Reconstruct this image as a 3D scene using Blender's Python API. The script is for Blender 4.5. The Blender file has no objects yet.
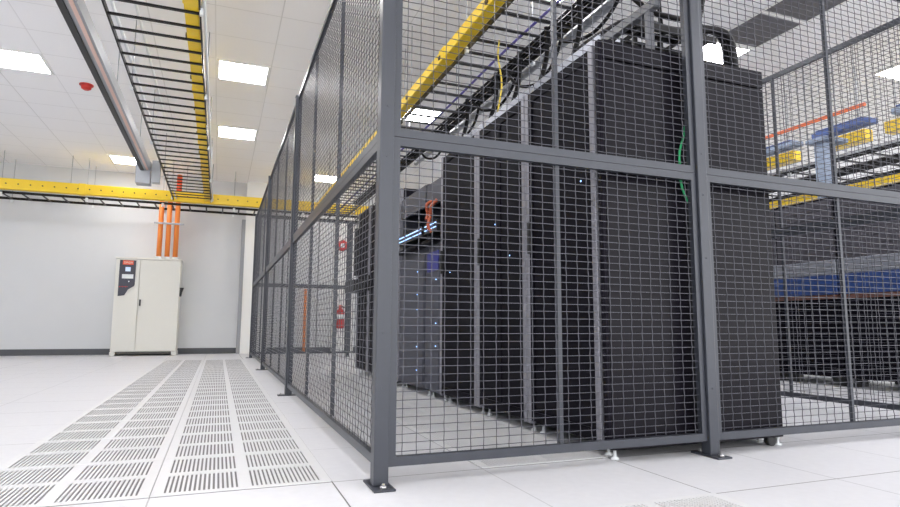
import bpy, bmesh, math, random
from mathutils import Vector, Matrix
random.seed(7)
S = bpy.context.scene
C = S.collection
T = 0.6096            # floor and ceiling tile module
H = 3.6               # ceiling height
YW = 10.95            # back wall
FX, FY = 0.757, -0.12 # cage corner post
FB = FY + 9.15        # cage back line
FR = 4.20             # cage right line
PI = math.pi

# ------------------------------------------------------------------ materials
def srgb(r, g, b):
    f = lambda c: (c/255/12.92) if c/255 <= 0.04045 else ((c/255+0.055)/1.055)**2.4
    return (f(r), f(g), f(b), 1)

def mat(name, col, rough=0.5, metal=0.0, noise=0.0, scale=40.0, bump=0.0, emit=None, spec=None):
    m = bpy.data.materials.new(name); m.use_nodes = True
    nt = m.node_tree; b = nt.nodes['Principled BSDF']
    c = srgb(*col)
    b.inputs['Base Color'].default_value = c
    b.inputs['Roughness'].default_value = rough
    b.inputs['Metallic'].default_value = metal
    if spec is not None: b.inputs['Specular IOR Level'].default_value = spec
    if noise or bump:
        tc = nt.nodes.new('ShaderNodeTexCoord'); n = nt.nodes.new('ShaderNodeTexNoise')
        n.inputs['Scale'].default_value = scale; n.inputs['Detail'].default_value = 4
        nt.links.new(tc.outputs['Object'], n.inputs['Vector'])
        if noise:
            mx = nt.nodes.new('ShaderNodeMix'); mx.data_type = 'RGBA'
            mx.inputs[6].default_value = tuple(max(0, v*(1-noise)) for v in c[:3])+(1,)
            mx.inputs[7].default_value = tuple(min(1, v*(1+noise)) for v in c[:3])+(1,)
            nt.links.new(n.outputs['Fac'], mx.inputs[0])
            nt.links.new(mx.outputs[2], b.inputs['Base Color'])
        if bump:
            bp = nt.nodes.new('ShaderNodeBump'); bp.inputs['Strength'].default_value = bump
            bp.inputs['Distance'].default_value = 0.002
            nt.links.new(n.outputs['Fac'], bp.inputs['Height'])
            nt.links.new(bp.outputs['Normal'], b.inputs['Normal'])
    if emit:
        b.inputs['Emission Color'].default_value = c
        b.inputs['Emission Strength'].default_value = emit
    return m

def grid_mat(name, col, linecol, ox, oy, half, rough, weakmin, weakmax, speck, speckscale, spec=0.5):
    """tiled surface: joints of the tile module, each joint with its own strength, speckled finish"""
    m = bpy.data.materials.new(name); m.use_nodes = True
    nt = m.node_tree; N = nt.nodes; L = nt.links; b = N['Principled BSDF']
    b.inputs['Roughness'].default_value = rough
    b.inputs['Specular IOR Level'].default_value = spec
    tc = N.new('ShaderNodeTexCoord'); sp = N.new('ShaderNodeSeparateXYZ'); L.new(tc.outputs['Object'], sp.inputs[0])
    def mth(op, a, bb=None):
        n = N.new('ShaderNodeMath'); n.operation = op
        for i, v in enumerate((a, bb)):
            if v is None: continue
            if isinstance(v, (int, float)): n.inputs[i].default_value = v
            else: L.new(v, n.inputs[i])
        return n.outputs[0]
    fac = None
    for ax, o in ((0, ox), (1, oy)):
        u = mth('DIVIDE', mth('SUBTRACT', sp.outputs[ax], o), T)
        r = mth('ROUND', u)
        d = mth('MULTIPLY', mth('ABSOLUTE', mth('SUBTRACT', u, r)), T)
        ln = mth('LESS_THAN', d, half)
        wn = N.new('ShaderNodeTexWhiteNoise'); wn.noise_dimensions = '1D'
        L.new(mth('ADD', r, 17.3+ax*31), wn.inputs['W'])
        st = mth('ADD', mth('MULTIPLY', wn.outputs['Value'], weakmax-weakmin), weakmin)
        v = mth('MULTIPLY', ln, st)
        fac = v if fac is None else mth('MAXIMUM', fac, v)
    n = N.new('ShaderNodeTexNoise'); n.inputs['Scale'].default_value = speckscale; n.inputs['Detail'].default_value = 6
    L.new(tc.outputs['Object'], n.inputs['Vector'])
    c = srgb(*col)
    mx = N.new('ShaderNodeMix'); mx.data_type = 'RGBA'
    mx.inputs[6].default_value = tuple(v*(1-speck) for v in c[:3])+(1,)
    mx.inputs[7].default_value = tuple(min(1, v*(1+speck)) for v in c[:3])+(1,)
    L.new(n.outputs['Fac'], mx.inputs[0])
    m2 = N.new('ShaderNodeMix'); m2.data_type = 'RGBA'
    L.new(fac, m2.inputs[0]); L.new(mx.outputs[2], m2.inputs[6]); m2.inputs[7].default_value = srgb(*linecol)
    L.new(m2.outputs[2], b.inputs['Base Color'])
    return m

M = {}
M['floor'] = grid_mat('floor_laminate', (207, 207, 211), (74, 72, 70), 0, 0, 0.0026, 0.45, 0.3, 0.95, 0.06, 26)
M['ceil'] = grid_mat('ceiling_tile', (249, 249, 250), (222, 222, 222), 0.017, 4.72-7*T, 0.006, 0.9, 0.5, 0.9, 0.03, 300, 0.2)
M['wall'] = mat('wall_paint', (212, 214, 216), 0.8, noise=0.02, scale=3)
M['white_wall'] = mat('white_paint', (236, 236, 233), 0.7, noise=0.01, scale=4)
M['base'] = mat('baseboard_vinyl', (84, 86, 90), 0.6)
M['guard'] = mat('corner_guard_grey', (150, 152, 156), 0.5)
M['fence'] = mat('fence_powder_coat', (57, 60, 68), 0.34, 0.1, noise=0.05, scale=60, bump=0.05)
M['wire'] = mat('fence_wire', (68, 69, 77), 0.28, 0.3)
M['bolt'] = mat('zinc_bolt', (190, 190, 192), 0.3, 0.9)
M['tile'] = mat('perforated_tile_white', (210, 210, 212), 0.45, noise=0.03, scale=30)
M['slot'] = mat('tile_opening_grey', (112, 111, 112), 0.7)  # grey slot bottom, painted for the dark inside the openings
M['rack'] = mat('rack_black', (22, 20, 28), 0.45, 0.0, spec=0.06, noise=0.1, scale=30)
M['rack_door'] = mat('rack_mesh_door', (18, 17, 24), 0.5, 0.0, spec=0.05, noise=0.25, scale=220, bump=0.2)
M['rack_panel'] = mat('rack_side_panel', (21, 19, 26), 0.3, 0.0, spec=0.13, noise=0.06, scale=8)
M['rack_post'] = mat('rack_post_grey', (130, 130, 138), 0.35, 0.4)
M['rack_grey'] = mat('rack_grey_blue', (60, 62, 74), 0.45)
M['rack_upper'] = mat('rack_grey_mesh', (70, 68, 76), 0.5, noise=0.3, scale=120)
M['silver'] = mat('silver_panel', (142, 146, 156), 0.35, 0.5)
M['blue_lit_band'] = mat('blue_lit_band', (36, 62, 116), 0.4)
M['deep_blue'] = mat('deep_blue_panel', (38, 44, 130), 0.4)
M['led'] = mat('led_white_blue', (150, 190, 255), 0.4, emit=1.6)
M['rust'] = mat('brown_red_trim', (92, 60, 52), 0.6)
M['black'] = mat('black_plastic', (22, 22, 25), 0.45)
M['tray'] = mat('black_ladder_steel', (22, 21, 22), 0.45, spec=0.25)
M['cable'] = mat('black_cable', (14, 13, 16), 0.5, spec=0.2)
M['steel_dark'] = mat('dull_steel', (112, 114, 120), 0.45, 0.3)
M['yellow'] = mat('yellow_fiber_duct', (244, 206, 40), 0.4, noise=0.04, scale=12)
M['brown'] = mat('dark_clip', (70, 52, 24), 0.6)
M['orange'] = mat('orange_conduit', (240, 140, 62), 0.45)
M['orange_red'] = mat('orange_red_plastic', (226, 84, 44), 0.45)
M['rust_orange'] = mat('rust_orange_cable', (176, 84, 52), 0.5)
M['orange_pipe'] = mat('orange_pipe', (236, 120, 74), 0.5)
M['red'] = mat('red_enamel', (200, 44, 34), 0.4)
M['galv'] = mat('galvanised_steel', (166, 169, 174), 0.4, 0.6, noise=0.08, scale=20)
M['pale'] = mat('pale_plastic', (232, 236, 238), 0.35)
M['copper'] = mat('copper_stripe', (224, 190, 176), 0.4, 0.1)
M['bluetray'] = mat('blue_raceway', (74, 98, 158), 0.45)
M['bluegrey'] = mat('blue_grey_steel', (142, 156, 178), 0.45)
M['purple'] = mat('violet_cable', (92, 84, 168), 0.5)
M['green'] = mat('green_cable', (30, 150, 92), 0.5)
M['ycable'] = mat('yellow_cable', (222, 196, 70), 0.5)
M['cab'] = mat('cabinet_cream', (226, 225, 217), 0.45, noise=0.01, scale=6)
M['cabgap'] = mat('cabinet_shadow_gap', (96, 94, 90), 0.7)
M['panel'] = mat('control_panel_dark', (54, 54, 70), 0.4)
M['screen'] = mat('display_pale_blue', (190, 208, 236), 0.3, emit=0.25)
M['grille'] = mat('return_grille_grey', (96, 95, 98), 0.7, noise=0.5, scale=160)
M['lamp'] = mat('lamp_diffuser', (254, 253, 255), 0.5, emit=15.0)
M['lampframe'] = mat('lamp_frame_white', (236, 236, 234), 0.5)

# ------------------------------------------------------------------ helpers
def B(): return bmesh.new()

def box(bm, x0, x1, y0, y1, z0, z1, mi=0):
    if x0 > x1: x0, x1 = x1, x0
    if y0 > y1: y0, y1 = y1, y0
    if z0 > z1: z0, z1 = z1, z0
    v = [bm.verts.new(p) for p in ((x0,y0,z0),(x1,y0,z0),(x1,y1,z0),(x0,y1,z0),(x0,y0,z1),(x1,y0,z1),(x1,y1,z1),(x0,y1,z1))]
    for f in ((0,3,2,1),(4,5,6,7),(0,1,5,4),(1,2,6,5),(2,3,7,6),(3,0,4,7)):
        fc = bm.faces.new([v[i] for i in f]); fc.material_index = mi
    return bm

def bevel(bm, w=0.003, seg=2):
    bmesh.ops.bevel(bm, geom=list(bm.edges), offset=w, segments=seg, affect='EDGES', profile=0.6)
    return bm

def bbox(x0, x1, y0, y1, z0, z1, w=0.004, seg=2):
    return bevel(box(B(), x0, x1, y0, y1, z0, z1), w, seg)

def tube(bm, pts, r, seg=8, mi=0):
    pts = [Vector(p) for p in pts]; n = len(pts); rings = []
    up = Vector((0, 0, 1))
    t0 = (pts[1]-pts[0]).normalized()
    if abs(t0.dot(up)) > 0.9: up = Vector((0, 1, 0))
    for i, p in enumerate(pts):
        t = (pts[min(i+1, n-1)]-pts[max(i-1, 0)]).normalized()
        a = t.cross(up)
        if a.length < 1e-4: a = t.cross(Vector((1, 0, 0)))
        a.normalize(); b = a.cross(t).normalized(); up = b
        rr = r[i] if isinstance(r, (list, tuple)) else r
        rings.append([bm.verts.new(p+a*rr*math.cos(2*PI*k/seg)+b*rr*math.sin(2*PI*k/seg)) for k in range(seg)])
    for i in range(n-1):
        for k in range(seg):
            f = bm.faces.new((rings[i][k], rings[i][(k+1) % seg], rings[i+1][(k+1) % seg], rings[i+1][k]))
            f.material_index = mi; f.smooth = True
    for rg, rev in ((rings[0], False), (rings[-1], True)):
        f = bm.faces.new(rg if rev else rg[::-1]); f.material_index = mi
    return bm

def spline(ctrl, n=8):
    P = [Vector(p) for p in ctrl]; P = [P[0]*2-P[1]]+P+[P[-1]*2-P[-2]]; out = []
    for i in range(1, len(P)-2):
        a, b, c, d = P[i-1:i+3]
        for k in range(n):
            t = k/n
            out.append(0.5*((2*b)+(c-a)*t+(2*a-5*b+4*c-d)*t*t+(3*b-a-3*c+d)*t**3))
    out.append(P[-2]); return out

def prism(bm, poly, y0, y1, mi=0):
    """polygon in x,z extruded along y"""
    a = [bm.verts.new((x, y0, z)) for x, z in poly]; b = [bm.verts.new((x, y1, z)) for x, z in poly]
    n = len(poly)
    bm.faces.new(a); bm.faces.new(b[::-1])
    for i in range(n): bm.faces.new((a[i], b[i], b[(i+1) % n], a[(i+1) % n]))
    bmesh.ops.recalc_face_normals(bm, faces=list(bm.faces)); return bm

def lathe(bm, prof, cx=0, cy=0, seg=24, mi=0):
    rings = []
    for r, z in prof:
        rings.append([bm.verts.new((cx+r*math.cos(2*PI*k/seg), cy+r*math.sin(2*PI*k/seg), z)) for k in range(seg)])
    for i in range(len(prof)-1):
        for k in range(seg):
            f = bm.faces.new((rings[i][k], rings[i][(k+1) % seg], rings[i+1][(k+1) % seg], rings[i+1][k])); f.smooth = True; f.material_index = mi
    bm.faces.new(rings[0][::-1]); bm.faces.new(rings[-1]); return bm

def mesh(name, bm, mats):
    me = bpy.data.meshes.new(name)
    bm.normal_update(); bm.to_mesh(me); bm.free()
    for m in (mats if isinstance(mats, (list, tuple)) else [mats]): me.materials.append(M[m])
    return me

def obj(name, me, mats=None, parent=None, loc=(0, 0, 0), rz=0, label=None):
    if isinstance(me, bmesh.types.BMesh): me = mesh(name, me, mats)
    o = bpy.data.objects.new(name, me); C.objects.link(o)
    o.location = loc; o.rotation_euler.z = rz
    if parent: o.parent = parent
    if label: o['label'] = label
    return o

def tag(o, label, cat, group=None):
    o['label'] = label; o['category'] = cat
    if group: o['group'] = group
    return o

def thing(name, label, cat, loc=(0, 0, 0), rz=0, group=None):
    o = bpy.data.objects.new(name, None); C.objects.link(o)
    o.location = loc; o.rotation_euler.z = rz; o.empty_display_size = 0.1
    return tag(o, label, cat, group)

def struct(name, bm, m):
    o = obj(name, bm, m); o['kind'] = 'structure'; return o

def dup(root, loc, rz, label, group=None):
    r = root.copy(); C.objects.link(r); r.location = loc; r.rotation_euler.z = rz; r['label'] = label
    if group: r['group'] = group
    for ch in list(root.children):
        c = ch.copy(); C.objects.link(c); c.parent = r
        for g in list(ch.children):
            d = g.copy(); C.objects.link(d); d.parent = c
    return r

ORD = ['first', 'second', 'third', 'fourth', 'fifth', 'sixth', 'seventh', 'eighth', 'ninth', 'tenth', 'eleventh',
       'twelfth', 'thirteenth', 'fourteenth', 'fifteenth', 'sixteenth']

# ------------------------------------------------------------------ room shell
X0, X1, Y0 = -7.5, 20.0, -6.0
struct('floor', box(B(), X0, X1, Y0, YW+.1, -0.1, 0), 'floor')
struct('ceiling', box(B(), X0, X1, Y0, YW+.1, H, H+0.1), 'ceil')
struct('wall_back', box(B(), X0, X1, YW, YW+.15, 0, H), 'wall')
struct('wall_left', box(B(), X0-.15, X0, Y0, YW, 0, H), 'wall')
struct('baseboard_back', box(B(), X0, X1, YW-.015, YW, 0, 0.115), 'base')
struct('trim_1', box(B(), 0.625, 1.15, YW-.14, YW-.015, 0, H), 'white_wall')
struct('trim_2', box(B(), 0.555, 0.625, YW-.16, YW-.015, 0, 2.78), 'guard')
struct('trim_3', box(B(), 2.50, 2.95, YW-.2, YW-.015, 0, H), 'white_wall')

# ------------------------------------------------------------------ ceiling lights
fr = B()
h = T/2-.008
for a in ((-h, h, -h, -h+.03), (-h, h, h-.03, h), (-h, -h+.03, -h+.03, h-.03), (h-.03, h, -h+.03, h-.03)):
    box(fr, a[0], a[1], a[2], a[3], -0.012, 0.0)
frame_me = mesh('lamp_frame', fr, 'lampframe')
df = B(); box(df, -h+.03, h-.03, -h+.03, h-.03, -0.008, 0.0)
diff_me = mesh('diffuser', df, 'lamp')
def cell(kx, ky): return (0.017+(kx+.5)*T, 4.72+(ky+.5)*T, H)
lamps = [((0, 0), 'square ceiling light over the walkway, larger of the two right of the long ladder tray'),
         ((0, 4), 'square ceiling light over the walkway, smaller of the two right of the long ladder tray'),
         ((-4, 1), 'big square ceiling light cut by the left edge of the photo'),
         ((-3, 8), 'small square ceiling light at far left, behind the copper-striped busway end'),
         ((3, 8), 'small square ceiling light seen through the left side mesh near the back wall'),
         ((4, 1), 'square ceiling light above the cage seen under the yellow duct beside the corner post'),
         ((8, -4), 'square ceiling light behind the black cable loop, next to the dark ceiling grille'),
         ((12, -5), 'square ceiling light at the upper right edge of the photo'),
         ((20, 1), 'distant ceiling light low at the right edge under the far trays'),
         ((17, 3), 'distant ceiling light seen just under the blue raceway at right')]
GL = 'square ceiling lights'
for (k, lab) in lamps:
    t = thing('ceiling_light', lab, 'ceiling light', cell(*k), 0, GL)
    obj('frame', frame_me, None, t); obj('diffuser', diff_me, None, t)
out = [(0, -4), (0, -8), (0, -12), (-4, -3), (-4, -7), (-4, -12), (-8, 1), (-8, -4), (-8, -9), (-8, 5), (4, -5), (4, -9), (4, -12),
       (8, -9), (8, -13), (12, -9), (12, -13), (16, -9), (16, -13)]
for k in out:  # unseen lamps at assumed grid cells, added to light the room
    t = thing('ceiling_light', 'square ceiling light outside the photo, continuing the lamp rows toward the viewer', 'ceiling light', cell(*k), 0, 'ceiling lights beyond the frame')
    obj('frame', frame_me, None, t); obj('diffuser', diff_me, None, t)

# return grilles in the ceiling
for k, lab in (((8, -5), 'dark speckled ceiling return grille next to the lamp above the racks'),
               ((8, -6), 'dark speckled ceiling return grille nearer the top edge, beside its twin')):
    t = thing('ceiling_grille', lab, 'ceiling grille', cell(*k), 0, 'dark ceiling return grilles')
    g = B(); box(g, -h+.02, h-.02, -h+.02, h-.02, -.006, 0)
    obj('grille_face', g, 'grille', t)
    obj('frame', mesh('grille_frame', box(box(box(box(B(), -h, h, -h, -h+.02, -.01, 0), -h, h, h-.02, h, -.01, 0), -h, -h+.02, -h+.02, h-.02, -.01, 0), h-.02, h, -h+.02, h-.02, -.01, 0), 'lampframe'), None, t)

# smoke alarm
t = thing('ceiling_alarm', 'small red alarm strobe on the ceiling left of the copper-striped busway', 'alarm', (-1.52, 6.15, H))
obj('strobe_body', lathe(B(), [(.03, -.07), (.055, -.055), (.06, -.03), (.06, -.012), (.07, -.012), (.07, 0)]), 'red', t)
obj('base_ring', lathe(B(), [(.08, -.012), (.08, 0)]), 'red', t)

# ------------------------------------------------------------------ perforated tiles
def perf_tile():
    bm = B(); g = .0016; a, b = g, T-g
    box(bm, a, b, a, b, 0.0002, 0.0012, 1)
    z0, z1 = 0.0012, 0.0048
    cols = ((.036, .286), (.324, .574)); rows = ((.028, .282), (.328, .582))
    for x0, x1 in ((a, cols[0][0]), (cols[0][1], cols[1][0]), (cols[1][1], b)): box(bm, x0, x1, a, b, z0, z1)
    for c0, c1 in cols:
        for y0, y1 in ((a, rows[0][0]), (rows[0][1], rows[1][0]), (rows[1][1], b)): box(bm, c0, c1, y0, y1, z0, z1)
        n = 16; p = (c1-c0)/n
        for r0, r1 in rows:
            for i in range(n+1):
                x = c0+i*p; box(bm, max(c0, x-p*.26), min(c1, x+p*.26), r0, r1, z0, z1)
    return mesh('perforated_floor_tile', bm, ['tile', 'slot'])
tile_me = perf_tile()
def tile(u, v, lab, grp):
    tag(obj('perforated_floor_tile', tile_me, None, None, (u*T, v*T, 0)), lab, 'floor tile', grp)
for v in range(14):
    for u, side in ((-1, 'left'), (0, 'right')):
        tile(u, v, f'white slotted floor tile in the {side} column of the walkway strip, {ORD[v]} from the near end', 'slotted walkway floor tiles')
for v in range(8):
    tile(2, v, f'white slotted floor tile inside the cage along the rack fronts, {ORD[v]} from the front fence', 'slotted tiles inside the cage')
tile(2, -2, 'white slotted floor tile alone outside the cage at the bottom edge of the photo', 'slotted tile outside')

# ------------------------------------------------------------------ wire fence
PX, PZ = 0.0557, 0.0305
WR = 0.00125
def wave_wire(bm, fixed, a0, a1, n, vertical, phase, ph=PX):
    """one crimped wire with a square section, alternating over and under the crossings"""
    rings = []
    k = 0
    cur = [a0]+[a0+(i+.5)*(a1-a0)/n for i in range(n)]+[a1]
    for i, s in enumerate(cur):
        off = 0 if i in (0, len(cur)-1) else (.0018 if (i+phase) % 2 else -.0018)
        c = (fixed, off, s) if vertical else (s, off, fixed)
        r = []
        for da, db in ((-1, -1), (1, -1), (1, 1), (-1, 1)):
            r.append(bm.verts.new((c[0]+da*WR, c[1]+db*WR, c[2]) if vertical else (c[0], c[1]+db*WR, c[2]+da*WR)))
        rings.append(r)
    for i in range(len(rings)-1):
        for q in range(4):
            bm.faces.new((rings[i][q], rings[i][(q+1) % 4], rings[i+1][(q+1) % 4], rings[i+1][q]))

def make_panel(w, hgt, stiff, side=1):
    """parts of a mesh panel in local x,z: origin at its lower left corner"""
    bw, bt = 0.034, 0.026
    f = B()
    box(f, 0, w, -bt/2, bt/2, 0, bw); box(f, 0, w, -bt/2, bt/2, hgt-bw, hgt)
    box(f, 0, bw*.8, -bt/2, bt/2, bw, hgt-bw); box(f, w-bw*.8, w, -bt/2, bt/2, bw, hgt-bw)
    m = B(); xa, xb, za, zb = bw*.8, w-bw*.8, bw, hgt-bw
    nx, nz = round((xb-xa)/PX), round((zb-za)/PZ)
    for i in range(nx): wave_wire(m, xa+(i+.5)*(xb-xa)/nx, za, zb, nz, True, i)
    for j in range(nz): wave_wire(m, za+(j+.5)*(zb-za)/nz, xa, xb, nx, False, j+1)
    bmesh.ops.recalc_face_normals(m, faces=list(m.faces))
    s = B(); box(s, -.009, .009, side*.004, side*.022, bw, hgt-bw)
    return mesh('frame', f, 'fence'), mesh('wire_mesh', m, 'wire'), mesh('stiffener', s, 'fence'), stiff
_pc = {}
def panel(x, y, rz, w, upper, stiff, lab, grp):
    z0, hh = (0.068, 1.236) if not upper else (1.306, 1.264)
    side = -1 if (rz and x < 1) else 1
    key = (round(w, 3), upper, tuple(stiff), side)
    if key not in _pc: _pc[key] = make_panel(w, hh, stiff, side)
    fm, mm, sm, st = _pc[key]
    t = thing('mesh_fence_panel', lab, 'fence panel', (x, y, z0), rz, grp)
    obj('frame', fm, None, t); obj('wire_mesh', mm, None, t)
    for s in st: obj('stiffener', sm, None, t, (s*w, 0, 0))
    return t

PW = 0.055
post_me = mesh('post_tube', bevel(box(B(), -PW/2, PW/2, -PW/2, PW/2, 0.008, 2.575), .004, 2), 'fence')
plate_me = mesh('base_plate', bevel(box(B(), -.04, .04, -.085, .085, 0, 0.008), .002, 1), 'fence')
cap_me = mesh('post_cap', bevel(box(B(), -PW/2-.002, PW/2+.002, -PW/2-.002, PW/2+.002, 2.575, 2.585), .002, 1), 'fence')
bolt_me = mesh('anchor_bolt', lathe(B(), [(.013, .008), (.013, .016), (.006, .016), (.006, .024)], seg=6), 'bolt')
screw_me = mesh('frame_screw', tube(B(), [(0, -PW/2+.001, 0), (0, -PW/2-.003, 0)], .005, 8), 'fence')
def post(x, y, rz, lab, screws=()):
    t = thing('fence_post', lab, 'fence post', (x, y, 0), rz, 'cage fence posts')
    obj('post_tube', post_me, None, t); obj('base_plate', plate_me, None, t); obj('post_cap', cap_me, None, t)
    for s in (-1, 1): obj('anchor_bolt', bolt_me, None, t, (0, s*.06, 0))
    for z in screws: obj('frame_screw', screw_me, None, t, (0, 0, z))
P1 = 2.30
post(FX, FY, 0, 'dark grey corner post of the cage, nearest to the viewer', (.55, .35, 1.22, 1.42))
post(P1, FY, 0, 'dark grey fence post in front of the rack row\'s end panel', (.3, 1.2, 1.4, .9))
post(FR, FY, 0, 'dark grey corner post of the cage beyond the right edge', ())
bays = [FY, FY+3.03, FY+6.08, FY+9.15]
names = ['second along the cage\'s left side, its foot beside the walkway', 'third post along the cage\'s left side, near the back',
         'rearmost post of the cage\'s left side, closest to the back wall']
for i in range(3): post(FX, bays[i+1], PI/2, 'dark grey fence post, '+names[i])
names = ['second post along the cage\'s right side, behind the rack row', 'third post along the cage\'s right side', 'rearmost post of the cage\'s right side']
for i in range(3): post(FR, bays[i+1], PI/2, 'dark grey fence post, '+names[i])
post(2.48, FB, 0, 'dark grey fence post in the middle of the cage\'s back fence')
e = PW/2+.002
GF = 'mesh panels of the cage fence'
for up, nm in ((False, 'lower'), (True, 'upper')):
    panel(FX+e, FY, 0, P1-FX-2*e, up, (.497,), f'{nm} mesh fence panel of the cage front, between the corner post and the next post', GF)
    panel(P1+e, FY, 0, FR-P1-2*e, up, (.503,), f'{nm} mesh fence panel of the cage front, right of the post before the rack end', GF)
    for i, w in enumerate(('nearest the corner post', 'in the middle bay', 'in the rear bay')):
        panel(FX, bays[i]+e, PI/2, bays[i+1]-bays[i]-2*e, up, (.345, .68) if i == 0 else (.333, .667), f'{nm} mesh fence panel of the cage\'s left side, {w}', GF)
        panel(FR, bays[i]+e, PI/2, bays[i+1]-bays[i]-2*e, up, (.37, .69), f'{nm} mesh fence panel of the cage\'s right side, {("nearest the front", "in the middle bay", "in the rear bay")[i]}', GF)
    panel(FX+e, FB, 0, 2.48-FX-2*e, up, (.333, .667), f'{nm} mesh fence panel of the cage\'s back, left bay', GF)
    panel(2.48+e, FB, 0, FR-2.48-2*e, up, (.333, .667), f'{nm} mesh fence panel of the cage\'s back, right bay behind the racks', GF)

# ------------------------------------------------------------------ main rack row
RX, RD = 1.80, 1.05       # front plane, depth
foot_me = mesh('leveling_foot', lathe(B(), [(.017, 0), (.017, .008), (.007, .012), (.007, .052)], seg=12), 'pale')
caster_me = mesh('caster', tube(B(), [(0, -.014, .026), (0, .014, .026)], .026, 14), 'black')
def rack(y0, y1, zt, lab, style='door', leds=()):
    w = y1-y0
    t = thing('server_rack', lab, 'server rack', (RX, y0, 0), 0, 'racks in the main row')
    pb = 0.042
    if style == 'door':
        obj('cabinet_body', bevel(box(B(), .035, RD, .002, w-.002, .052, zt), .004, 1), 'rack', t)
        for a in (.003, w-pb): obj('front_post', bevel(box(B(), -.002, .034, a, a+pb-.003, .052, zt-.004), .004, 1), 'rack_post', t)
        d = B(); a, b = pb+.004, w-pb-.004; z0, z1 = .07, zt-.02
        box(d, .008, .03, a, b, z0, z1)
        box(d, 0.0, .008, a, a+.035, z0, z1); box(d, 0.0, .008, b-.035, b, z0, z1)
        box(d, 0.0, .008, a+.035, b-.035, z0, z0+.05); box(d, 0.0, .008, a+.035, b-.035, z1-.05, z1)
        box(d, .002, .008, (a+b)/2-.012, (a+b)/2+.012, z0+.05, z1-.05)
        door = obj('front_door', d, 'rack_door', t)
        obj('door_handle', bevel(box(B(), -.022, -.001, b-.03, b-.008, .98, 1.16), .004, 2), 'black', door)
        for (yy, zz) in leds: obj('status_light', box(B(), -.003, .0, yy-.0035, yy+.0035, zz-.0035, zz+.0035), 'led', door)
    else:
        zb = 1.25
        c = B(); box(c, .03, RD, .002, w-.002, .052, zb); box(c, .03, RD, .002, w-.002, zt-.06, zt)
        box(c, .03, RD, .002, .03, zb, zt-.06); box(c, .03, RD, w-.03, w-.002, zb, zt-.06); box(c, .3, RD, .03, w-.03, zb, zt-.06)
        obj('cabinet_body', c, 'rack_grey', t)
        d = B(); box(d, .004, .03, .012, w-.012, .07, zb-.06); box(d, .0, .004, .03, .05, .09, zb-.08)
        door = obj('lower_door', d, 'rack_grey', t)
        for (yy, zz) in leds: obj('status_light', box(B(), -.003, .0035, yy-.004, yy+.004, zz-.004, zz+.004), 'led', door)
        obj('bay_shelf', bevel(box(B(), -.05, .298, .031, w-.031, zb+.001, zb+.028), .003, 1), 'rack', t)
        obj('upper_panel', box(B(), .005, .03, .012, w-.012, zt-.2, zt-.01), 'rack_grey', t)
        sw = obj('network_switch', bevel(box(B(), -.02, .298, .034, w-.034, zb+.09, zb+.18), .003, 1), 'black', t)
        for q in (0, 1): obj('led_strip', box(B(), -.026, -.02, .05, w-.05, zb+.118+q*.035, zb+.124+q*.035), 'led', sw)
    for fx in (.07, RD-.07):
        for fy in (.05, w-.05): obj('leveling_foot', foot_me, None, t, (fx, fy, 0))
    return t
ys = [.0, .69, 1.385, 2.10]
labs = ['black mesh-door server rack nearest the front fence, beside the end panel', 'black mesh-door server rack, second from the front fence',
        'black mesh-door server rack third from the front fence, next to the grey open bays']
for i in range(3):
    rack(ys[i], ys[i+1]-.002, 1.93, labs[i], 'door', [((.12, 1.28),), ((.40, 1.22), (.2, 1.0)), ((.1, 1.32), (.5, .98))][i])
r4 = rack(2.10, 2.478, 1.78, 'narrow grey-blue rack with lit open bay and orange cables, right of its wider neighbour', 'open', ((.1, .95), (.1, .6), (.1, .42)))
obj('cable_bundle', tube(tube(B(), spline([(0, .09, 1.60), (-.045, .1, 1.54), (-.04, .14, 1.47), (-.06, .13, 1.38), (-.04, .1, 1.33)]), .014, 8), spline([(0, .2, 1.61), (-.05, .2, 1.57), (-.03, .23, 1.5), (-.045, .22, 1.45)]), .014, 8), 'rust_orange', r4)
obj('blue_lit_panel', box(B(), -.006, .0035, .04, .3, 1.02, 1.18), 'deep_blue', r4)  # blue light on the rack front, painted as colour without emission
rack(2.482, 3.24, 1.80, 'wide grey-blue rack with lit open bay, just right of the corner post', 'open', ((.2, 1.05), (.2, .85), (.2, .72), (.2, .4), (.2, .2)))
rack(3.245, 3.88, 1.93, 'black server rack hidden behind the corner post', 'door')
rack(3.885, 4.52, 1.97, 'black server rack seen through the left mesh, just left of the corner post', 'door')
r8 = rack(4.525, 5.15, 2.0, 'rearmost black server rack of the main row, seen through the left mesh', 'door')
obj('keyboard_shelf', bevel(box(B(), -.16, -.003, .1, .6, .98, 1.12), .006, 1), 'black', r8)
obj('cable_guide', bevel(box(B(), -.05, -.003, .55, .61, 1.2, 1.8), .004, 1), 'black', r8)

t = thing('rack_end_panel', 'tall black side panel closing the near end of the rack row, facing the front fence', 'side panel', (RX, -.05, 0))
obj('side_panel', bevel(box(B(), .02, 1.035, 0, .03, .04, 1.835), .004, 2), 'rack_panel', t)
obj('header_strip', bevel(box(B(), .02, 1.035, -.002, .03, 1.842, 1.935), .004, 2), 'rack_panel', t)
obj('latch', bevel(box(B(), .48, .52, -.012, -.0005, 1.73, 1.83), .004, 2), 'black', t)
obj('edge_channel', bevel(box(B(), -.002, .019, 0, .03, .05, 1.93), .003, 1), 'rack', t)
for fx in (.04, 1.01): obj('leveling_foot', foot_me, None, t, (fx, .015, 0))
obj('caster', caster_me, None, t, (.96, .015, 0))

# green cable tied to the mesh
tag(obj('green_cable', tube(B(), spline([(2.265, -.085, 1.55), (2.255, -.085, 1.50), (2.235, -.085, 1.45), (2.222, -.085, 1.39), (2.226, -.085, 1.27), (2.24, -.085, 1.22), (2.265, -.085, 1.17)]), .006, 6), 'green'),
    'green cable looping on the mesh left of the second front post', 'cable')

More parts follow.
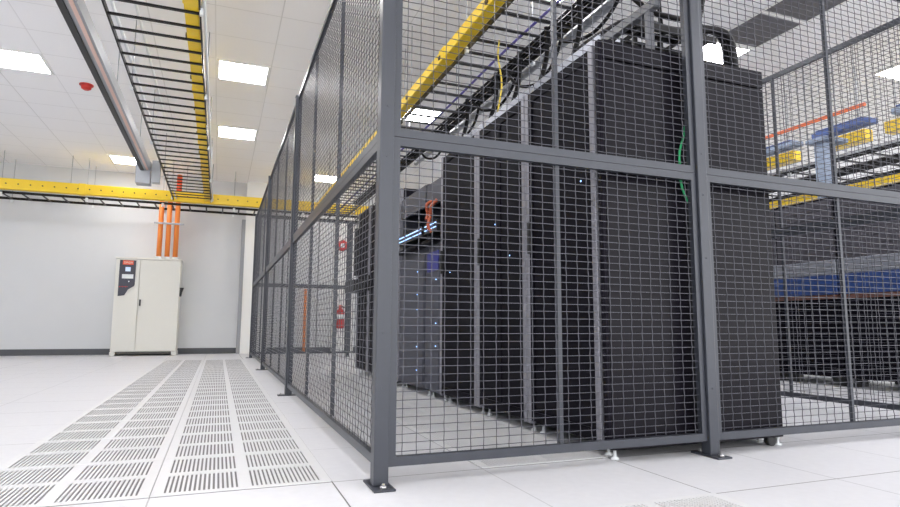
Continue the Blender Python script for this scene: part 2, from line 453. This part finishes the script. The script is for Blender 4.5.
# ------------------------------------------------------------------ ladder trays and ducts
def ladder_y(name, lab, x0, x1, z, y0, y1, pitch, rods, grp=None):
    t = thing(name, lab, 'cable tray', (x0, y0, z), 0, grp); w, L = x1-x0, y1-y0
    for a in (0, w-.012): obj('side_rail', box(B(), a, a+.012, 0, L, 0, .045), 'tray', t)
    rg = mesh('rung', box(B(), .012, w-.012, -.0125, .0125, .002, .016), 'tray')
    n = int(L/pitch)
    for i in range(min(n, 99)): obj('rung', rg, None, t, (0, (i+.5)*pitch, 0))
    rd = mesh('hanger_rod', tube(B(), [(0, 0, .02), (0, 0, H-z)], .005, 6), 'galv')
    cl = mesh('rod_clip', bevel(box(B(), -.012, .012, -.02, .02, -.03, .02), .002, 1), 'pale')
    for yy in rods:
        for a in (-.006, w+.006):
            r = obj('hanger_rod', rd, None, t, (a, yy-y0, 0)); obj('rod_clip', cl, None, r)
    return t
def ladder_x(name, lab, y0, y1, z, x0, x1, pitch, rods):
    t = thing(name, lab, 'cable tray', (x0, y0, z)); w, L = y1-y0, x1-x0
    for a in (0, w-.012): obj('side_rail', box(B(), 0, L, a, a+.012, 0, .045), 'tray', t)
    rg = mesh('rung', box(B(), -.0125, .0125, .012, w-.012, .002, .016), 'tray')
    for i in range(int(L/pitch)): obj('rung', rg, None, t, ((i+.5)*pitch, 0, 0))
    rd = mesh('hanger_rod', tube(B(), [(0, 0, .02), (0, 0, H-z)], .005, 6), 'galv')
    cl = mesh('rod_clip', bevel(box(B(), -.02, .02, -.012, .012, -.05, .02), .002, 1), 'pale')
    for xx in rods:
        for a in (-.006, w+.006):
            r = obj('hanger_rod', rd, None, t, (xx-x0, a, 0)); obj('rod_clip', cl, None, r)
    return t

ladder_y('ladder_tray', 'long black ladder tray overhead along the walkway, left of the cage', -.715, -.048, 2.9, -3.0, 9.85, .238, (-1.5, .4, 2.3, 4.1, 6.0, 7.9, 9.6))
ladder_x('ladder_tray', 'black ladder tray crossing along the back wall above the cream cabinet', 10.02, 10.62, 2.84, -7.4875, 5.5, .3, (-6.3, -4.9, -3.45, -2.15, -.9, .37, 1.7, 3.2, 4.7))
ladder_y('ladder_tray', 'black ladder tray over the racks inside the cage, beside the thick yellow duct', 1.965, 2.56, 2.8, -3.0, 9.8, .222, (-1.6, .2, 1.95, 3.7, 5.5, 7.3, 9.1))

def duct(name, lab, x0, x1, y0, y1, z0, z1, along, seg, clipstep, m='yellow', cat='fiber duct', rods=()):
    t = thing(name, lab, cat, (x0, y0, z0))
    W, D, Z = x1-x0, y1-y0, z1-z0
    obj('channel', bevel(box(B(), 0, W, 0, D, 0, Z), .008, 2), m, t)
    L = W if along == 'x' else D
    n = int(L/seg)
    if along == 'x':
        cm = mesh('coupling', bevel(box(B(), -.06, .06, -.006, D+.006, -.006, Z+.006), .004, 1), m)
        km = mesh('clip_button', tube(B(), [(0, 0, 0), (0, -.012, 0)], .012, 8), 'brown')
    else:
        cm = mesh('coupling', bevel(box(B(), -.006, W+.006, -.06, .06, -.006, Z+.006), .004, 1), m)
        km = mesh('clip_button', bevel(box(B(), -.014, 0, -.02, .02, 0, .03), .002, 1), 'brown')
    for i in range(1, n+1): obj('coupling', cm, None, t, (i*seg-.3, 0, 0) if along == 'x' else (0, i*seg-.3, 0))
    for yy in rods:
        obj('hanger_rod', tube(B(), [(0, 0, Z), (0, 0, H-z0)], .005, 6), 'galv', t, (yy, D/2, 0) if along == 'x' else (W/2, yy, 0))
    k = int(L/clipstep)
    for i in range(k):
        s = (i+.5)*clipstep
        obj('clip_button', km, None, t, (s, 0, Z*.5) if along == 'x' else (0, s, Z*.2))
    return t
duct('fiber_duct', 'yellow fiber duct running along the back wall above the cream cabinet', -7.4, 5.5, 9.88, 10.0, 2.895, 3.085, 'x', 1.83, .18, rods=(1.2, 3.1, 5.0, 6.9, 8.8, 10.7))
duct('fiber_duct', 'slim yellow fiber duct lying in the walkway ladder tray', -.165, -.065, -3.0, 9.8, 2.917, 3.02, 'y', 1.83, .9)
duct('fiber_duct', 'thick yellow fiber duct beside the ladder tray above the rack row', 1.832, 1.928, -3.0, 9.7, 2.795, 2.89, 'y', 1.83, .95, rods=(1.4, 3.8, 6.2, 8.6, 11.0))
# cables lying in the trays
def cable(name, lab, pts, r, m, cat='cable', grp=None, seg=6):
    return tag(obj(name, tube(B(), pts, r, seg), m), lab, cat, grp)
def run(x, z, y0, y1, jx=.01, jz=.006, step=.45):
    n = int((y1-y0)/step); return [(x+random.uniform(-jx, jx), y0+(y1-y0)*i/n, z+random.uniform(-jz, jz)) for i in range(n+1)]
cable('white_cable', 'white cable along the left rail of the walkway ladder tray', run(-.655, 2.931, -3, 9.8, .003, .001), .0135, 'pale')
cable('white_conduit', 'thin white conduit hung to the right of the walkway ladder tray', [(-.022, -3, 2.93), (-.022, 9.8, 2.93)], .011, 'pale', 'conduit')
cable('white_conduit', 'thin white conduit under the ceiling above the walkway ladder tray', [(-.62, -3, 3.36), (-.62, 7.0, 3.36)], .014, 'pale', 'conduit')
cable('violet_cable', 'violet cable running along the ladder tray above the racks', spline(run(2.29, 2.828, -3, 9.6, .012, .002, .8), 4), .011, 'purple')
cable('white_conduit', 'shiny pale pipe running above the rack tops beside the ladder tray', [(2.64, -3, 2.82), (2.64, 5.4, 2.82)], .035, 'galv', 'conduit', None, 14)
for i in range(4):
    cable('black_cable', ['black cable at the outer edge of the tray bundle above the racks', 'black cable second from the right in the tray bundle above the racks',
                          'black cable third from the right in the tray bundle above the racks', 'black cable at the inner edge of the tray bundle above the racks'][i],
          spline(run(2.525-i*.033, 2.831+.004*(i % 2), -3, 8.5, .002, .001, .5), 4), .013, 'cable', 'cable', 'black cables in the rack tray')
# black cable loops sagging under the tray toward the racks
for k, (y, dz) in enumerate(((1.0, .20), (1.75, .26), (2.5, .2), (3.3, .24), (4.2, .22))):
    cable('black_cable', 'drooping black cable loop under the tray above the racks, '+ORD[k]+' from the front',
          spline([(2.52, y-.35, 2.79), (2.53, y-.2, 2.79-dz*.6), (2.5, y, 2.79-dz), (2.46, y+.25, 2.79-dz*.75), (2.44, y+.45, 2.79)]), .014, 'cable', 'cable', 'cable loops over the racks')
for k, (y, zt) in enumerate(((.996, 1.93), (1.44, 1.93), (1.884, 1.93), (2.328, 1.78), (2.994, 1.8))):
    cable('black_cable', 'black cable dropping from the tray into the rack top, '+ORD[k]+' from the front',
          spline([(2.40, y, 2.83), (2.40, y, 2.6), (2.33, y, 2.35), (2.25, y-.03, 2.1), (2.25, y-.03, zt+.004)]), .02, 'cable', 'cable', 'cable drops onto the racks')
cable('yellow_cable', 'thin yellow cable hanging from the ladder tray toward the second rack',
      spline([(2.13, 1.70, 2.80), (2.12, 1.70, 2.66), (2.16, 1.72, 2.45), (2.13, 1.73, 2.2), (2.17, 1.75, 1.935)]), .007, 'ycable')

# pale cable trough on the rack tops
for i, (y0, y1) in enumerate(((.02, .68), (.70, 1.37), (1.40, 2.08))):
    t = thing('cable_trough', 'pale plastic cable trough lying along the rack tops, '+ORD[i]+' from the front', 'cable trough', (1.86, y0, 1.931), 0, 'cable troughs on the rack tops')
    tr = B(); L = y1-y0
    box(tr, 0, .12, 0, L, 0, .004); box(tr, 0, .004, 0, L, .004, .07); box(tr, .116, .12, 0, L, .004, .07)
    obj('channel', tr, 'silver', t)
    obj('cable_fill', tube(B(), spline([(.06, .0, .03), (.05, L*.3, .034), (.07, L*.7, .03), (.06, L, .03)]), .024, 8), 'cable', t)
    obj('bracket', bevel(box(B(), .125, .15, L-.05, L, 0, .2), .003, 1), 'galv', t)
t = thing('steel_channel', 'galvanised channel on short legs above the near rack, left of the cable bundle', 'channel', (2.18, .0, 1.931))
obj('channel_bar', bevel(box(B(), 0, .04, 0, .75, .27, .32), .003, 1), 'steel_dark', t)
for yy in (.05, .66): obj('channel_leg', bevel(box(B(), 0, .04, yy, yy+.03, 0, .269), .003, 1), 'steel_dark', t)

# black bundle crossing the near rack
t = thing('ladder_tray', 'short black ladder tray bridging above the near rack under thick cables', 'cable tray', (2.36, .36, 2.305))
for a in (0, .22): obj('side_rail', box(B(), 0, .60, a, a+.014, 0, .04), 'tray', t)
for i in range(4): obj('rung', box(B(), .05+i*.16, .075+i*.16, .014, .22, .005, .02), 'tray', t)
for a in (.06, .25, .5): obj('support_leg', box(B(), a, a+.025, .1, .125, -.374, .004), 'tray', t)
for i in range(4):
    yy = .40+.052*i; z = 2.352+.03*(i % 2)
    cable('black_cable', ['thick black cable nearest the viewer in the bundle over the near rack', 'thick black cable second in the bundle over the near rack',
                          'thick black cable third in the bundle over the near rack', 'thick black cable rearmost in the bundle over the near rack'][i],
          spline([(2.37, yy+.45, z+.05), (2.365, yy+.25, z+.03), (2.385, yy+.06, z+.02), (2.46, yy, z+.01), (2.62, yy, z-.002), (2.8, yy-.01, z+.01), (2.95, yy-.02, z+.05)]+([(3.06, yy-.03, z+.02), (3.10, yy-.03, z-.12), (3.105, yy-.03, z-.5)] if i < 2 else [(3.0, yy, z+.06)])),
          .025, 'cable', 'cable', 'thick black cables over the near rack')
cable('black_cable', 'black cable arching highest over the near rack bundle', spline([(2.5, .7, 2.79), (2.56, .5, 2.52), (2.66, .42, 2.45), (2.8, .42, 2.455), (2.93, .44, 2.44), (3.0, .5, 2.38)]), .018, 'cable')
cable('black_brace', 'slim black brace slanting up to the left from the cable bundle', [(2.66, .5, 2.42), (2.58, .5, 3.6)], .014, 'tray', 'brace')
cable('black_brace', 'slim black brace slanting up to the right behind the second front post', [(2.94, .5, 2.42), (3.25, .5, 3.6)], .014, 'tray', 'brace')

# ------------------------------------------------------------------ busway on the left
t = thing('busway', 'long overhead busway with black side and copper-coloured stripe, left of the ladder tray', 'busway', (-1.0, -3.0, 2.86))
obj('housing', box(B(), .050, .135, 0, 10.4, 0, .12), 'galv', t)
obj('side_flange', box(B(), 0, .050, 0, 10.4, -.012, .125), 'black', t, label='black side flange')
obj('copper_stripe', box(B(), .082, .114, 0, 10.4, -.004, -.0005), 'copper', t, label='copper coloured stripe')
obj('end_box', bevel(box(B(), -.06, .14, 10.401, 10.62, -.20, .13), .004, 1), 'galv', t)
obj('end_plate', bevel(box(B(), .165, .275, 10.30, 10.44, -.20, .13), .004, 1), 'galv', t)
obj('end_bracket', box(B(), .13, .17, 10.42, 10.44, .0, .04), 'galv', t)
rd = mesh('hanger_rod', tube(B(), [(0, 0, .12), (0, 0, H-2.86)], .005, 6), 'galv')
for yy in (1.6, 3.6, 5.6, 7.6, 9.6): obj('hanger_rod', rd, None, t, (.07, yy, 0))

# ------------------------------------------------------------------ cream power cabinet
CX0, CX1, CY = -1.665, -0.535, 10.36
t = thing('power_cabinet', 'tall cream power cabinet with dark control panel standing at the back wall', 'cabinet', (CX0, CY, 0))
W = CX1-CX0; DX = .42
obj('cabinet_body', bevel(box(B(), .01, W-.01, .03, .575, .075, 1.81), .006, 2), 'cab', t)
obj('top_rim', bevel(box(B(), 0, W, .0, .575, 1.812, 1.845), .006, 2), 'cab', t)
obj('plinth', box(B(), .06, W-.06, .06, .56, .03, .074), 'cabgap', t)
for a in (.0, W-.09): obj('foot', bevel(box(B(), a, a+.09, .02, .56, 0, .074), .006, 2), 'cab', t)
ld = obj('left_door', bevel(box(B(), .012, DX-.004, 0, .029, .09, 1.805), .005, 2), 'cab', t)
rdr = obj('right_door', bevel(box(B(), DX+.004, W-.012, 0, .029, .09, 1.805), .005, 2), 'cab', t)
obj('door_handle', bevel(box(B(), DX+.022, DX+.05, -.025, -.001, .93, 1.05), .005, 2), 'black', rdr)
pp = [(.075, 1.79), (.347, 1.785), (.347, 1.33), (.335, 1.30), (.24, 1.235), (.185, 1.125), (.075, 1.105)]
cp = obj('control_panel', prism(B(), pp, -.012, -.0005), 'panel', ld)
lg = B(); box(lg, .125, .305, -.016, -.0125, 1.70, 1.78)
for i in range(4):
    x = .145+i*.038
    for q in ((0, .008, 1.722, 1.758), (.008, .024, 1.75, 1.758), (.008, .024, 1.736, 1.742) if i % 2 else (.008, .024, 1.722, 1.73), (.024, .03, 1.722, 1.758)):
        box(lg, x+q[0], x+q[1], -.0175, -.016, q[2], q[3], 1)
obj('logo_plate', mesh('logo_plate', lg, ['orange_red', 'copper']), None, cp)
obj('display', box(B(), .175, .262, -.017, -.0125, 1.575, 1.655), 'screen', cp)
obj('label_plate', box(B(), .125, .315, -.016, -.0125, 1.44, 1.52), 'pale', cp)
obj('indicator', tube(B(), [(.245, -.0125, 1.385), (.245, -.02, 1.385)], .012, 10), 'pale', cp)
rt = B()
for i in range(6): box(rt, .09+i*.025, .105+i*.025, -.0145, -.0125, 1.275+.006*(i % 2), 1.292)
obj('red_lettering', rt, 'red', cp)
obj('side_handle', prism(B(), [(W+.0, 1.30), (W+.07, 1.30), (W+.045, 1.22), (W+.03, 1.13), (W, 1.13)], .12, .24), 'black', t, (-.009, 0, 0))

# conduits above the cabinet
for i, x in enumerate((-.955, -.81, -.665)):
    t = thing('orange_conduit', ('leftmost', 'middle', 'rightmost')[i]+' of the three orange conduits rising from the cream cabinet', 'conduit', (x, 10.51, 1.845), 0, 'orange conduits over the cabinet')
    top = (1.25, 1.3, 1.7)[i]
    obj('pipe', tube(B(), [(0, 0, .0), (0, 0, top)], .046, 16), 'orange', t)
    obj('base_collar', tube(B(), [(0, 0, .0), (0, 0, .05)], .056, 16), 'pale', t)
    if i == 2: obj('red_sleeve', tube(B(), [(0, 0, 1.27), (0, 0, 1.68)], .05, 16), 'orange_red', t)
t = thing('pipe_strut', 'galvanised strut clamped across the three orange conduits', 'strut', (-1.07, 10.44, 2.53))
obj('strut_bar', bevel(box(B(), 0, .54, 0, .022, 0, .035), .003, 1), 'galv', t)
for i, x in enumerate((-.955, -.81, -.665)): obj('pipe_clamp', box(B(), x+1.07-.052, x+1.07+.052, -.008, 0, .005, .03), 'galv', t)

# ------------------------------------------------------------------ back wall items inside the cage
t = thing('fire_extinguisher', 'red fire extinguisher with white label on the white column at the back', 'fire extinguisher', (2.64, YW-.295, .52))
obj('cylinder', lathe(B(), [(.05, 0), (.085, .01), (.09, .03), (.09, .34), (.075, .39), (.035, .42), (.03, .44)]), 'red', t)
obj('label_band', lathe(B(), [(.0915, .20), (.0915, .30)]), 'pale', t)
obj('valve', bevel(box(B(), -.03, .03, -.05, .03, .441, .50), .005, 1), 'orange_red', t)
obj('hose', tube(B(), spline([(.03, -.02, .47), (.11, -.03, .42), (.12, -.03, .25), (.11, -.03, .1)]), .01, 6), 'black', t)
obj('wall_bracket', box(B(), -.05, .05, .09, .0945, .1, .35), 'galv', t)
t = thing('alarm_sign', 'round red alarm bell high on the white column at the back', 'alarm bell', (2.66, YW-.2, 2.33))
obj('bell', tube(B(), [(0, 0, 0), (0, -.05, 0), (0, -.07, 0)], [.12, .12, .09], 20), 'red', t)
obj('bell_plate', tube(B(), [(0, -.0705, 0), (0, -.074, 0)], .05, 16), 'pale', t)
tag(obj('orange_pole', tube(B(), [(1.92, YW-.06, 0), (1.92, YW-.06, 1.36)], .03, 10), 'orange'), 'upright orange pole against the back wall, seen through the left mesh', 'pole')
tag(obj('black_conduit', tube(B(), [(2.82, YW-.23, 0.0), (2.82, YW-.23, 2.6)], .03, 8), 'black'), 'black vertical conduit on the white column beside the fire extinguisher', 'conduit')

# ------------------------------------------------------------------ far row right of the cage
QX = 6.0
def far_rack(y0, lab):
    w = .70
    t = thing('server_rack', lab, 'server rack', (QX, y0, 0), 0, 'racks beyond the right fence')
    obj('cabinet_body', bevel(box(B(), .03, 1.05, .002, w-.002, .09, 1.93), .004, 1), 'rack', t)
    d = B(); box(d, 0, .03, .02, w-.02, .11, .87)
    for k in range(9): box(d, -.006, 0, .05, w-.05, .16+k*.08, .172+k*.08)
    obj('lower_door', d, 'rack_door', t)
    obj('trim_strip', box(B(), -.006, .03, .01, w-.01, .875, .915), 'rust', t)
    obj('blue_lit_band', bevel(box(B(), -.012, .03, .01, w-.01, .92, 1.12), .004, 1), 'blue_lit_band', t)  # blue paint stands in for the glow of an LED-lit shelf
    obj('silver_panel', bevel(box(B(), -.012, .03, .01, w-.01, 1.125, 1.27), .004, 1), 'silver', t)
    u = B(); box(u, 0, .03, .02, w-.02, 1.275, 1.90)
    for k in range(7): box(u, -.01, 0, .04, w-.04, 1.32+k*.08, 1.345+k*.08)
    obj('upper_door', u, 'rack_upper', t)
    for fx in (.12, .95):
        for fy in (.08, w-.08): obj('foot', box(B(), fx-.04, fx+.04, fy-.04, fy+.04, 0, .089), 'black', t)
for i in range(6):
    far_rack(.5+i*.70, 'dark blue-banded rack beyond the cage\'s right side, '+ORD[i]+' from its right end')

ladder_y('ladder_tray', 'lower dark ladder tray over the far rack row at right', 6.36, 6.80, 2.2, -1.0, 5.2, .3, (.5, 2.4, 4.3))
ladder_y('ladder_tray', 'upper dark ladder tray over the far rack row at right', 6.55, 7.0, 2.42, -1.0, 5.2, .3, (.9, 2.8))
for i, (a, b) in enumerate(((-.6, 1.34), (1.56, 2.17), (2.38, 3.4))):
    t = thing('blue_raceway', ('blue raceway piece at the right edge over the far racks', 'longest visible blue raceway piece over the far racks, on the grey T-stand',
                               'dull blue raceway piece over the far racks, next to the rack row\'s edge')[i], 'raceway', (6.12, a, 2.62), 0, 'blue raceways over the far racks')
    obj('channel', bevel(box(B(), 0, .15, 0, b-a, 0, .055), .004, 1), ('bluegrey', 'bluetray', 'bluegrey')[i], t)
    obj('cover', bevel(box(B(), -.006, .156, .05, b-a-.05, .056, .072), .004, 1), 'bluetray', t)
    for yy in (.15, b-a-.15): obj('hanger_rod', tube(B(), [(.08, yy, .072), (.08, yy, H-2.62)], .005, 6), 'galv', t)
t = thing('raceway_stand', 'pale blue-grey T-shaped stand on the far racks holding the blue raceway', 'stand', (6.16, 2.06, 1.93))
obj('stand_post', bevel(box(B(), 0, .1, 0, .12, 0, .64), .004, 1), 'bluegrey', t)
obj('stand_arm', bevel(box(B(), -.05, .3, -.06, .18, .641, .688), .004, 1), 'bluegrey', t)
cable('orange_pipe', 'thin orange pipe running above the blue raceway at right', [(6.1, 1.56, 2.8), (6.1, 5.3, 2.8)], .02, 'orange_pipe', 'pipe')
for i, (a, b) in enumerate(((.2, 1.87), (2.08, 2.54), (2.98, 4.2))):
    t = thing('fiber_duct', ('yellow duct piece at the right edge behind the blue raceway', 'yellow duct piece behind the grey T-stand at right', 'yellow duct piece beside the rack row\'s right edge')[i], 'fiber duct', (6.85, a, 2.68), 0, 'yellow ducts over the far racks')
    obj('channel', bevel(box(B(), 0, .14, 0, b-a, 0, .13), .006, 1), 'yellow', t)
    for yy in (.1, b-a-.1): obj('hanger_rod', tube(B(), [(.07, yy, .13), (.07, yy, H-2.68)], .005, 6), 'galv', t)
t = thing('fiber_duct', 'long yellow duct low over the farthest aisle at right, below the fence mid rail', 'fiber duct', (8.9, -1, 2.62))
obj('channel', bevel(box(B(), 0, .14, 0, 9.5, 0, .16), .006, 1), 'yellow', t)
for yy in (1.0, 4.0, 7.0): obj('hanger_rod', tube(B(), [(.07, yy, .16), (.07, yy, H-2.62)], .005, 6), 'galv', t)
cable('steel_pipe', 'galvanised pipe running between the far trays at right', [(6.75, -1, 2.52), (6.75, 6.0, 2.52)], .03, 'galv', 'pipe')

# ------------------------------------------------------------------ camera
cam = bpy.data.cameras.new('camera'); co = bpy.data.objects.new('camera', cam); C.objects.link(co)
cam.sensor_width = 36; cam.lens = 36*597.4/900; cam.clip_end = 100
r = Vector((0.93300557, -0.35982326, 0.00527466)); u = Vector((-0.04853319, -0.1112938, 0.99260174)); f = Vector((0.35657416, 0.92635895, 0.12130111))
co.matrix_world = Matrix(((r.x, u.x, -f.x, 0.18622), (r.y, u.y, -f.y, -2.30353), (r.z, u.z, -f.z, 0.57475), (0, 0, 0, 1)))
S.camera = co

# ------------------------------------------------------------------ world, view
w = bpy.data.worlds.new('world'); S.world = w; w.use_nodes = True
w.node_tree.nodes['Background'].inputs[0].default_value = (1, 1, 1, 1)
w.node_tree.nodes['Background'].inputs[1].default_value = 1.85
S.view_settings.view_transform = 'Standard'
S.view_settings.look = 'None'
S.view_settings.gamma = 1
S.view_settings.use_curve_mapping = False
S.view_settings.exposure = 0.76
S.cycles.use_denoising = True
S.cycles.max_bounces = 12
S.cycles.diffuse_bounces = 8
